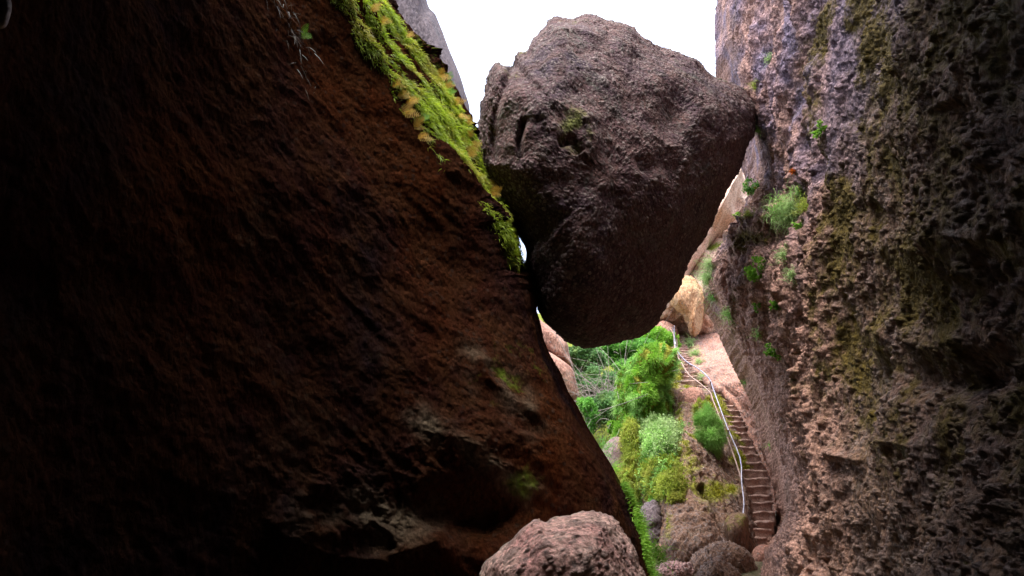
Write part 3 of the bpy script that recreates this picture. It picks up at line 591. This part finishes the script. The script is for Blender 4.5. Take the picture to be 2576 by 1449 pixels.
R_('pale_rock', [(1360, 880), (1385, 890), (1410, 905), (1440, 930), (1452, 965), (1458, 1000), (1440, 1030), (1400, 1000), (1340, 920)], 21.5, 1., 1.5, M_pink, 'lower pale pink rock between the leaning boulder and the green shrubs', 'rock', kind='plain', nth=160, nph=50, amp=.6, seed=111, flat=.5)
# far cliff seen between wedged boulder and right cliff
R_('far_cliff', [(1560, 830), (1570, 560), (1650, 380), (1800, 330), (1900, 360), (1960, 480), (1960, 700), (1900, 850), (1800, 900), (1690, 850)], 30, 4, 4, rock_mat('pale_pink_rock', (.50, .33, .26), (.40, .26, .21), (.56, .42, .34), lichen=(.5, .46, .38), lic=.5, speck=1., streak=vs), 'sunlit pale pink cliff far up the gorge behind the wedged boulder', 'cliff', kind='strata', nth=420, nph=180, amp=2.2, seed=120, flat=.55, stretch=((.3, 0, -1), 1.8),
   warp=lambda X, Y: ledge(X, Y, [(1900, 560), (1820, 570), (1770, 640), (1720, 720)], 60, 30, -1.2)+ledge(X, Y, [(1860, 430), (1820, 500), (1790, 560)], 40, 20, 1.2),
   mossf=lambda X, Y, G, N: .7*np.exp(-((X-1810)/30)**2-((Y-600)/16)**2))
R_('orange_rock', [(1692, 748), (1702, 715), (1735, 698), (1766, 722), (1774, 765), (1766, 795), (1756, 835), (1740, 842), (1726, 805)], 26, 1.1, 1.2, M_orange, 'rounded orange rock at the top of the steps below the far cliff', 'rock', kind='strata', nth=220, nph=90, amp=1.3, seed=121, stretch=((-.3, 0, -1), 3.))
R_('pink_rock', [(1655, 790), (1675, 770), (1690, 745), (1712, 760), (1718, 790), (1700, 812), (1690, 815), (1670, 800)], 28.5, 1., 1.2, M_pink, 'rounded pink rock behind the upper end of the handrail', 'rock', kind='plain', nth=140, nph=50, amp=.7, seed=122)
R_('sandy_ledge', [(1600, 840), (1640, 822), (1665, 805), (1690, 815), (1705, 835), (1702, 880), (1690, 890), (1660, 880), (1620, 870)], 26.5, 1., 1.5, M_pink, 'sandy pink ledge left of the topmost stone steps', 'rock', kind='plain', nth=140, nph=50, amp=.7, seed=123)
# foreground boulder
FO = [(1190, 1500), (1205, 1445), (1215, 1410), (1250, 1378), (1290, 1345), (1318, 1315), (1335, 1300), (1355, 1296), (1372, 1304), (1395, 1297), (1430, 1290), (1465, 1283), (1500, 1284), (1515, 1290), (1535, 1292), (1556, 1310), (1570, 1335), (1590, 1370), (1605, 1420), (1625, 1480), (1640, 1600), (1500, 1750), (1300, 1750), (1190, 1620)]
_, GF = R_('front_boulder', FO, 6.6, 1.0, 1.2, M_front, 'rosy pitted boulder standing at the bottom centre in front of the leaning boulder', 'boulder', kind='cong', nth=720, nph=320, amp=.55, seed=131, center=(1420, 1500), flat=.6, stretch=((.8, 0, .35), 2.2))
# ================================================================== GROUND, HILLSIDE, ADDED SHADE BOULDERS
xs = np.linspace(-60, 60, 160); ys = np.r_[np.linspace(-40, 0, 20), np.linspace(.5, 40, 160), np.linspace(42, 120, 20)]
X, Yg = np.meshgrid(xs, ys); z = np.interp(Yg, [-40, 4, 9, 14, 17, 22, 30, 45, 120], [0, 0, .4, 1.0, 1.4, 2.4, 6.5, 8, 8.])
G = np.stack([X, Yg, z], -1); G[..., 2] += .15*fbm(G, .7, 4, 200)
o = mesh('ground', G, grid_faces(*G.shape[:2], False), M_soil, attrs={'moss': 0*X}); tagit(o, None, None, kind='structure')
# hillside carrying the shrubs
ctrl = [];
GH = np.stack([P(x, y, np.interp(y, [780, 1300], [30, 18.5])+(x-1560)*.003) for y in np.linspace(790, 1330, 60) for x in np.linspace(1290, 1740, 60)]).reshape(60, 60, 3)
GH = GH[::-1]; GH[..., 2] += 0; GH = GH+.25*fbm(GH, .8, 4, 210)[..., None]*np.array([0, -1, 1])
V = np.concatenate([GH.reshape(-1, 3), (GH+[0, 3, -2.5]).reshape(-1, 3)]); f = grid_faces(60, 60, False)
o = mesh('hillside', V, [f, f+3600], M_soil, attrs={'moss': np.full(len(V), .6)}); tagit(o, None, None, kind='structure')
# unseen boulders added over and behind the camera to shade the cave
def worldblob(name, c, r, mat, label, seed, n=90):
    th = np.linspace(0, 2*math.pi, n*2, endpoint=False); ph = np.linspace(-math.pi/2+.03, math.pi/2-.03, n)[:, None]
    e = np.stack([np.cos(ph)*np.cos(th), np.cos(ph)*np.sin(th), np.sin(ph)+0*th], -1); e = np.sign(e)*np.abs(e)**.75
    G = np.array(c)+e*np.array(r); N = outward(G, grid_normals(G, True)); d, pe, pc = detail(G, 'plain', 1.5, seed); G = G+N*d[..., None]
    o = capped(G, name, mat, attrs={'peb': pe*0, 'pebc': pc}); return tagit(o, label, 'boulder')
worldblob('overhead_blocker', (-2.5, -2.8, 10.3), (10.5, 7.6, 3.9), M_left, 'huge dark unseen boulder added above the viewer to shade the cave', 301)
worldblob('rear_blocker', (0, -9.5, 3.5), (9, 4, 6), M_left, 'dark unseen boulder added behind the viewer to block light', 302)
# ================================================================== VEGETATION
def twigs(base, n, L, spread, r=.006, bend=.5, up=(0, 0, 1)):
    parts = []
    for i in range(n):
        d = np.array(up, float)+rng.normal(size=3)*spread; d /= np.linalg.norm(d); l = L*(.6+.6*rng.random()); sd = rng.normal(size=3)*bend
        t = np.linspace(0, 1, 6)[:, None]; p = base[i % len(base)]+d*l*t+sd*l*t*t*.6+np.array([0, 0, -1])*l*.5*t*t
        V, f = tube(p, np.linspace(r, r*.4, 6), 4, 1); parts.append((V, [f[0]], np.zeros(len(V))))
    return merge(parts)
def shrub(cx, cy, Y, rx, ry, n, size, mat, label, ntw=30, name='shrub', cat='shrub', dens=None, group='green shrubs filling the gorge behind the wedged boulder'):
    c = P(cx, cy, Y); sx_ = rx/F*Y; sz = ry/F*Y
    root = empty(name, c-[0, 0, sz]); tagit(root, label, cat, group)
    u = rng.normal(size=(n, 3)); u /= np.linalg.norm(u, axis=1)[:, None]; u *= rng.random((n, 1))**.25
    cl = rng.normal(size=(max(14, n//160), 3)); cl /= np.linalg.norm(cl, axis=1)[:, None]; cl *= rng.random((len(cl), 1))**.4
    k = rng.integers(len(cl), size=n); pts = cl[k]+u*.30
    wob = 1+.2*fbm(pts, 2, 2, 5)[:, None]
    base = c+pts*wob*np.array([sx_, max(sx_, sz)*.7, sz]); tone = rng.random(len(cl))[k]*.6+.4*rng.random(n)
    veg('foliage', leaves(base, u+[0, -.2, .5], size*(.6+.8*rng.random(n)), tone), mat, root)
    if ntw:
        V, f, r = twigs(np.repeat((c-[0, 0, sz*.8])[None], ntw, 0)+rng.normal(size=(ntw, 3))*[sx_*.5, .2, sz*.3], ntw, max(sx_, sz)*1.3, .5, .011); mesh('branches', V, f, M_twig, parent=root)['kind'] = 'stuff'
    return root
shrub(1470, 905, 23.5, 50, 45, 9000, .11, M_leafb, 'bluish green leafy shrub beside the pale pink rocks')
shrub(1560, 880, 25, 80, 38, 14000, .10, M_leaf, 'bright green shrub right under the bottom of the wedged boulder')
shrub(1650, 860, 25.5, 55, 34, 10000, .09, M_lime, 'fresh light green shrub left of the topmost steps', 5)
shrub(1600, 935, 22.5, 55, 35, 7000, .09, M_leaf, 'deep green shrub between the twigs and the grassy hump')
shrub(1500, 975, 22, 60, 45, 7000, .08, M_leafb, 'thin grey green shrub full of arching twigs', 90)
shrub(1540, 1035, 20.5, 55, 45, 8000, .08, M_leafb, 'low leafy shrub on the slope below the arching twigs', 60)
shrub(1480, 1040, 20, 26, 40, 3500, .08, M_leaf, 'small green shrub tight against the edge of the dark boulder', 10)
shrub(1545, 1075, 19.5, 22, 16, 1800, .07, M_lime, 'small lime green shrub above the violet grey rock', 9)
# bare arching twigs
base = np.array([P(x, y, 20.8) for x, y in ((1490, 1030), (1520, 1010), (1560, 1040), (1590, 1000))])
V, f, r = twigs(base, 170, 1.9, .85, .011, 1.1); o = mesh('bare_twigs', V, f, M_twig); tagit(o, 'tangle of bare grey arching twigs in front of the green shrubs', 'twigs', kind='stuff')
# grass hump
def grass_hump(name, outl, Y, fr, n, L, w, mats, label, soil=M_brown, seed=0, dirv=(0, -.5, .4), kindp='plain', yfun=None, cat='grass'):
    o, G = blob(name, outl, Y, fr, 1., soil, 'strata', 160, 70, 2.6, seed, yfun=yfun, mossf=lambda X, Y, G, N: .9+0*X)
    N = outward(G, grid_normals(G, True)); a = np.linalg.norm(np.cross(np.gradient(G, axis=0), np.roll(G, -1, 1)-G), axis=-1)*(np.sum(N*(G-[0, 0, CZ]), -1) < .15)
    t = fbm(G, 1.3, 3, seed+4); t2 = fbm(G, 3.2, 3, seed+5); a = a*sst(-.25, .1, t2+.05)
    for i, mt in enumerate(mats):
        ww = a*(sst(-.15, .2, t) if i == 0 else sst(.1, -.2, t)) if len(mats) > 1 else a
        b, nn, k = sample(G, N, ww, n//len(mats))
        bl, nl, kl = sample(G, N, ww, n//len(mats)//3); s = veg('leaves', leaves(bl+nl*.06*rng.random((len(bl), 1)), nl+[0, -.2, .4], .035+.05*rng.random(len(bl)), np.clip(.4+1.6*t2.ravel()[kl]+rng.normal(size=len(kl))*.3, 0, 1)), mt, o); s['kind'] = 'stuff'
        s = veg('grass', blades(b, nn*.9+np.array(dirv)*.7, L*.62*(.4+.9*rng.random(len(b)))*np.clip(1+3*t2.ravel()[k], .3, 2.6), w, None, '', seg=3, droop=.45, jitter=.75, rnd=np.clip(.45+1.6*t2.ravel()[k]+rng.normal(size=len(k))*.3, 0, 1)), mt, o); s['kind'] = 'stuff'
    tagit(o, label, cat); return o, G
grass_hump('grassy_hump', [(1578, 1010), (1586, 968), (1612, 932), (1645, 908), (1668, 898), (1655, 925), (1640, 960), (1638, 1000), (1650, 1040), (1640, 1080), (1605, 1110), (1580, 1080)], 19.2, .9, 26000, .20, .010, [M_grass, M_lime], 'tall bright green grassy hump curling up beside the mossy outcrop', seed=401)
visM = np.sum(NM*(GM-[0, 0, CZ]), -1) < 0
def cover(cx, cy, rx, ry, n, L, mats, label, sd, cat='ground cover'):
    t = fbm(GM, 2.2, 4, sd); e = np.hypot((PXM-cx)/rx, (PYM-cy)/ry)
    wgt = aM*visM*sst(1.15, .75, e+.9*t); parts = []; hh = np.clip(.5+2.6*t, .25, 2.)
    for mt, fr_ in mats:
        b, nn, k = sample(GM, NM, wgt, int(n*fr_)); h = hh.ravel()[k]; rn = np.clip(.35+1.5*t.ravel()[k]+rng.random(len(k))*.5, 0, 1)
        bl, nl, kl = sample(GM, NM, wgt, int(n*fr_*.5)); hl = hh.ravel()[kl]
        m_ = merge([blades(b, nn*.7+[0, -.25, .55], L*h*(.4+.8*rng.random(len(b))), .010, None, '', seg=3, droop=.5, jitter=.75, rnd=rn),
                    leaves(bl+(nl+[0, -.2, .5])*(L*.8*hl*rng.random(len(bl)))[:, None], nl+[0, -.2, .5], .03+.05*rng.random(len(bl)), np.clip(.3+1.5*t.ravel()[kl]+rng.random(len(kl))*.5, 0, 1))])
        tagit(veg('low_plants', m_, mt), label+(' (' + mt.name.replace('_', ' ') + ')' if 0 else ''), cat, kind='stuff')
cover(1645, 1090, 62, 70, 34000, .22, [(M_pale, 1.)], 'soft pale green low plants covering the upper left flank of the outcrop', 411)
cover(1672, 1205, 62, 55, 18000, .20, [(M_grassy, 1.)], 'yellow green low plants covering the lower left flank of the outcrop', 412)
cover(1640, 1140, 55, 105, 18000, .20, [(M_grass, 1.)], 'bright green low plants between the pale and the yellow green ones on the outcrop', 413)
grass_hump('grass_mound', [(1580, 1090), (1594, 1060), (1606, 1100), (1612, 1160), (1608, 1230), (1598, 1180), (1588, 1130)], 18.3, .5, 7000, .22, .010, [M_grassy], 'narrow strip of straw yellow hanging grass beside the violet grey rock', seed=404, dirv=(0, -.3, -.5))
# feathery bush on outcrop
def feather(px, py, Y, rx, ry, n, L, mat, label, name='feathery_bush', w=.010):
    c = P(px, py, Y); s_ = np.array([rx/F*Y, rx/F*Y*.6, ry/F*Y]); u = rng.normal(size=(n, 3)); u /= np.linalg.norm(u, axis=1)[:, None]
    cl = rng.normal(size=(40, 3)); cl /= np.linalg.norm(cl, axis=1)[:, None]; cl *= rng.random((40, 1))**.33; k = rng.integers(40, size=n)
    b = c+(cl[k]*.8+u*.28*rng.random((n, 1)))*s_
    o = veg(name, blades(b, u*.8+cl[k]+[0, -.1, .3], L*(.5+.8*rng.random(n)), w, None, '', seg=2, rnd=np.clip(rng.random(40)[k]*.7+.3*rng.random(n), 0, 1)), mat); return tagit(o, label, 'bush', 'feathery bushes on the outcrop')
feather(1785, 1085, 17.6, 42, 75, 16000, .13, M_grass, 'large feathery green bush on the outcrop left of the handrail')
feather(1765, 1040, 18.2, 22, 40, 4000, .12, M_grassy, 'small feathery bush between the pinkish boulder and the large feathery bush')
feather(1718, 1040, 18.7, 16, 10, 1500, .10, M_grassy, 'low yellow green tuft bush on the face of the rounded pinkish boulder')
for a_ in ((1588, 985, 18.6, 16, 50, 2600, .16, M_lime, 'shaggy light green bush on the left flank of the grassy hump'), (1625, 920, 19.2, 36, 14, 2600, .15, M_grass, 'shaggy grass bush crowning the grassy hump'), (1700, 1140, 17.3, 14, 30, 1600, .12, M_grassy, 'olive bush on the outcrop right of the pale low plants'), (1560, 1090, 18.8, 20, 26, 1800, .14, M_lime, 'lime green bush hanging over the top of the violet grey rock')):
    feather(*a_)
# tufts on the right cliff and slab
def tuft(px, py, S_, R, n, mat, label, name='grass_tuft', up=(0, -.5, .6), w=.009, cat='grass tuft', group='grass tufts growing on the cliff', droop=.5, jit=.6, spread=.25):
    g, nn = S_.at(px, py); _, _, d = proj(g); L = R/F*d
    parts = []
    for i in range(6):
        f_ = (1., .7, .55, .45, .4, .3)[i]; gi, ni = (g, nn) if i == 0 else S_.at(px+rng.normal()*R*.28, py+rng.normal()*R*.42)
        if np.linalg.norm(gi-g) > L*.6: gi, ni = g, nn
        m = max(12, int(n*.36*f_)); b = gi+rng.normal(size=(m, 3))*L*spread*f_*1.3
        parts.append(blades(b, np.repeat((ni*.4+np.array(up)+rng.normal(size=3)*.3)[None], m, 0), L*f_*(.35+.9*rng.random(m)), w*.8, None, '', seg=3, droop=droop*1.5, jitter=jit, rnd=np.clip(rng.random(m)*.7+.3*rng.random(), 0, 1)))
    o = veg(name, merge(parts), mat); return tagit(o, label, cat, group)
def leafy(px, py, S_, R, n, size, mat, label, name='leafy_plant', flowers=None, fn=3):
    g, nn = S_.at(px, py); _, _, d = proj(g); L = R/F*d
    root = empty(name, g); tagit(root, label, 'plant', 'small leafy plants on the cliff'); c = g+nn*L*.4
    cl = rng.normal(size=(9, 3))*.5; k = rng.integers(9, size=n); b = c+(cl[k]+rng.normal(size=(n, 3))*.18)*L
    veg('foliage', leaves(b, np.repeat(nn[None], n, 0)+[0, 0, .4], size*(.6+.7*rng.random(n))), mat, root)
    V, f, r = twigs(np.repeat(g[None], 8, 0), 8, L*1.1, .6, .004); mesh('stems', V, f, M_twig, parent=root)
    if flowers:
        for i in range(fn):
            p = c+cl[i]*L*1.3-[0, .05, 0]; veg('flower', leaves(np.repeat(p[None], 9, 0), np.repeat(np.array([[0, -.6, .4]]), 9, 0), .05), flowers, root)
leafy(1893, 478, SR, 22, 420, .055, M_leaf, 'leafy green plant with yellow flowers at the left edge of the cliff', 'flowering_plant', M_yellow, 5)
leafy(1912, 692, SR, 26, 420, .06, M_lime, 'bright lime green leafy plant in the middle of the grassy cliff face')
leafy(1855, 535, SR, 9, 60, .05, M_lime, 'tiny yellow green plant just under the flowering plant')
leafy(2065, 322, SR, 18, 160, .045, M_lime, 'small bright green leaf clump at the lip of the dark vertical crack')
leafy(1950, 885, SR, 18, 220, .05, M_fern2, 'round green leaf clump lowest on the cliff face above the steps')
leafy(1952, 770, SR, 12, 140, .045, M_fern2, 'small green leaf clump between the lime plant and the lowest clump')
leafy(1905, 770, SR, 10, 90, .045, M_fern2, 'tiny leaf clump to the left of the small green clump')
leafy(2015, 565, SR, 12, 110, .045, M_lime, 'small leaf clump at the right foot of the large grass fan')
leafy(1998, 425, SR, 6, 40, .045, M_oranget, 'single orange flower head on grey rock above the grass fan', 'orange_flower')
T = [(1985, 540, 62, 1900, M_pale, 'largest pale green grass fan on the ledge of the cliff'), (1960, 520, 50, 420, M_grass, 'thin grass at the left side of the large grass fan'), (2025, 520, 45, 350, M_grassy, 'dry yellowish grass at the right side of the large grass fan'), (2008, 480, 26, 160, M_grass, 'short grass tuft just above the large grass fan'), (1905, 325, 24, 220, M_grass, 'grass tuft where the wedged boulder touches the cliff'), (1932, 148, 24, 200, M_pale, 'bluish grass tuft high on the cliff'), (1895, 215, 22, 140, M_grassy, 'yellow green grass tuft behind the right shoulder of the wedged boulder'), (1968, 640, 36, 300, M_pale, 'pale grass streak below the right end of the mossy ledge'), (1990, 690, 30, 200, M_pale, 'thin pale grass to the right of the lime green plant'), (1832, 790, 34, 300, M_grass, 'grass tuft on the fold of the cliff above the pink slab'), (1880, 540, 30, 220, M_grassy, 'dry grass on the mossy ledge under the flowering plant'), (1872, 962, 20, 140, M_grass, 'small grass tuft on the cliff edge halfway down the slab'), (1905, 840, 22, 150, M_grass, 'wispy grass tuft between the fold tuft and the lowest leaf clump'), (1932, 1115, 14, 70, M_grass, 'smallest grass tuft low on the cliff beside the lower steps')]
for (x, y, r, n, mt, l) in T: tuft(x, y, SR, r, n, mt, l)
for (x, y, r, n, mt, l, S_) in ((1783, 700, 46, 900, M_pale, 'tall pale green grass tuft on the left rim of the cliff', SR), (1778, 665, 36, 500, M_pale, 'feathery pale grass crowning the left rim of the cliff', SR), (1795, 745, 26, 260, M_leaf, 'dark leafy grass below the tall pale tuft on the rim', SR)):
    tuft(x, y, S_, r, n, mt, l, up=(-.3, -.4, .9), droop=.6)
for (x, y, r, n, l) in ((1738, 862, 26, 500, 'upper pale green grass strip right of the top steps'), (1746, 888, 26, 500, 'middle pale green grass strip right of the upper steps'), (1756, 910, 22, 300, 'lower pale green grass strip where the upper steps end'), (1765, 945, 18, 200, 'short yellow green grass at the bend of the steps')):
    tuft(x, y, SLb, r, n, M_pale, l, group='grass strips beside the upper steps', w=.016, up=(-.2, -.3, .8))
# grass at gully edge, by the dark boulder
for (x, y, Y, R, n, mt, l) in ((1520, 1130, 17.5, 30, 160, M_leaf, 'green weeds against the boulder edge above the violet rock'), (1545, 1180, 16.5, 24, 140, M_lime, 'light green weeds against the boulder edge beside the violet rock'), (1575, 1225, 15, 22, 160, M_grassy, 'yellow green weeds low on the boulder edge'), (1645, 1395, 12.5, 34, 420, M_lime, 'vivid lime grass in the gully at the foot of the dark boulder'), (1612, 1325, 13, 30, 180, M_lime, 'thin lime grass blades halfway up the gully')):
    g = P(x, y, Y); L = R/F*Y; b = g+rng.normal(size=(n, 3))*L*.4
    o = veg('weeds', blades(b, np.repeat(np.array([[.1, -.3, .8]]), n, 0), L*(.5+.7*rng.random(n)), .012, None, '', seg=3, droop=.5, jitter=.6), mt); tagit(o, l, 'weeds', 'weeds along the edge of the leaning boulder')
# pale stone standing in for sky light on lichen in a gap, upper left
R_('skylit_lichen_stone', [(-20, 20), (0, -12), (22, -8), (30, 20), (22, 55), (8, 72), (-10, 66)], 3.0, .06, .08, rock_mat('skylit_lichen_rock', (.30, .24, .22), (.2, .15, .13), (.4, .38, .36), lichen=(.6, .65, .6), lic=.9), 'small pale stone standing in for sky-lit lichen at the upper left corner', 'stone', kind='cong', nth=80, nph=40, amp=.05, seed=500)
# ================================================================== CAMERA, LIGHT, WORLD
cam = bpy.data.cameras.new('camera'); co = bpy.data.objects.new('camera', cam); COL.objects.link(co); co.location = (0, 0, CZ)
co.rotation_euler = (math.pi/2+PITCH, 0, 0); cam.lens = 24; cam.sensor_width = 36; cam.clip_end = 500; cam.clip_start = .05; sc.camera = co
W = bpy.data.worlds.new('World'); sc.world = W; W.use_nodes = True; nt = W.node_tree; nt.nodes.clear(); q = NT(nt)
EL, RO = math.radians(77), math.radians(215)
sky = q.n('ShaderNodeTexSky', sky_type='NISHITA', sun_disc=False, sun_elevation=EL, sun_rotation=RO, dust_density=3., air_density=1.)
hs_ = q.n('ShaderNodeHueSaturation', {'Saturation': .6, 'Color': sky.outputs[0]})
bg = q.n('ShaderNodeBackground', {'Color': hs_.outputs[0], 'Strength': .15}); q.n('ShaderNodeOutputWorld', {'Surface': bg.outputs[0]})
sl = bpy.data.lights.new('sun', 'SUN'); sl.energy = .8; sl.angle = math.radians(35); sl.color = (1, .96, .9)
so = bpy.data.objects.new('sun', sl); COL.objects.link(so); so.rotation_euler = (math.pi/2-EL, 0, math.pi-RO)
so.location = (0, 0, 40)
vw = sc.view_settings; vw.view_transform = 'Standard'; vw.look = 'None'; vw.gamma = 1; vw.exposure = 2.6
sc.cycles.diffuse_bounces = 3; sc.cycles.max_bounces = 6
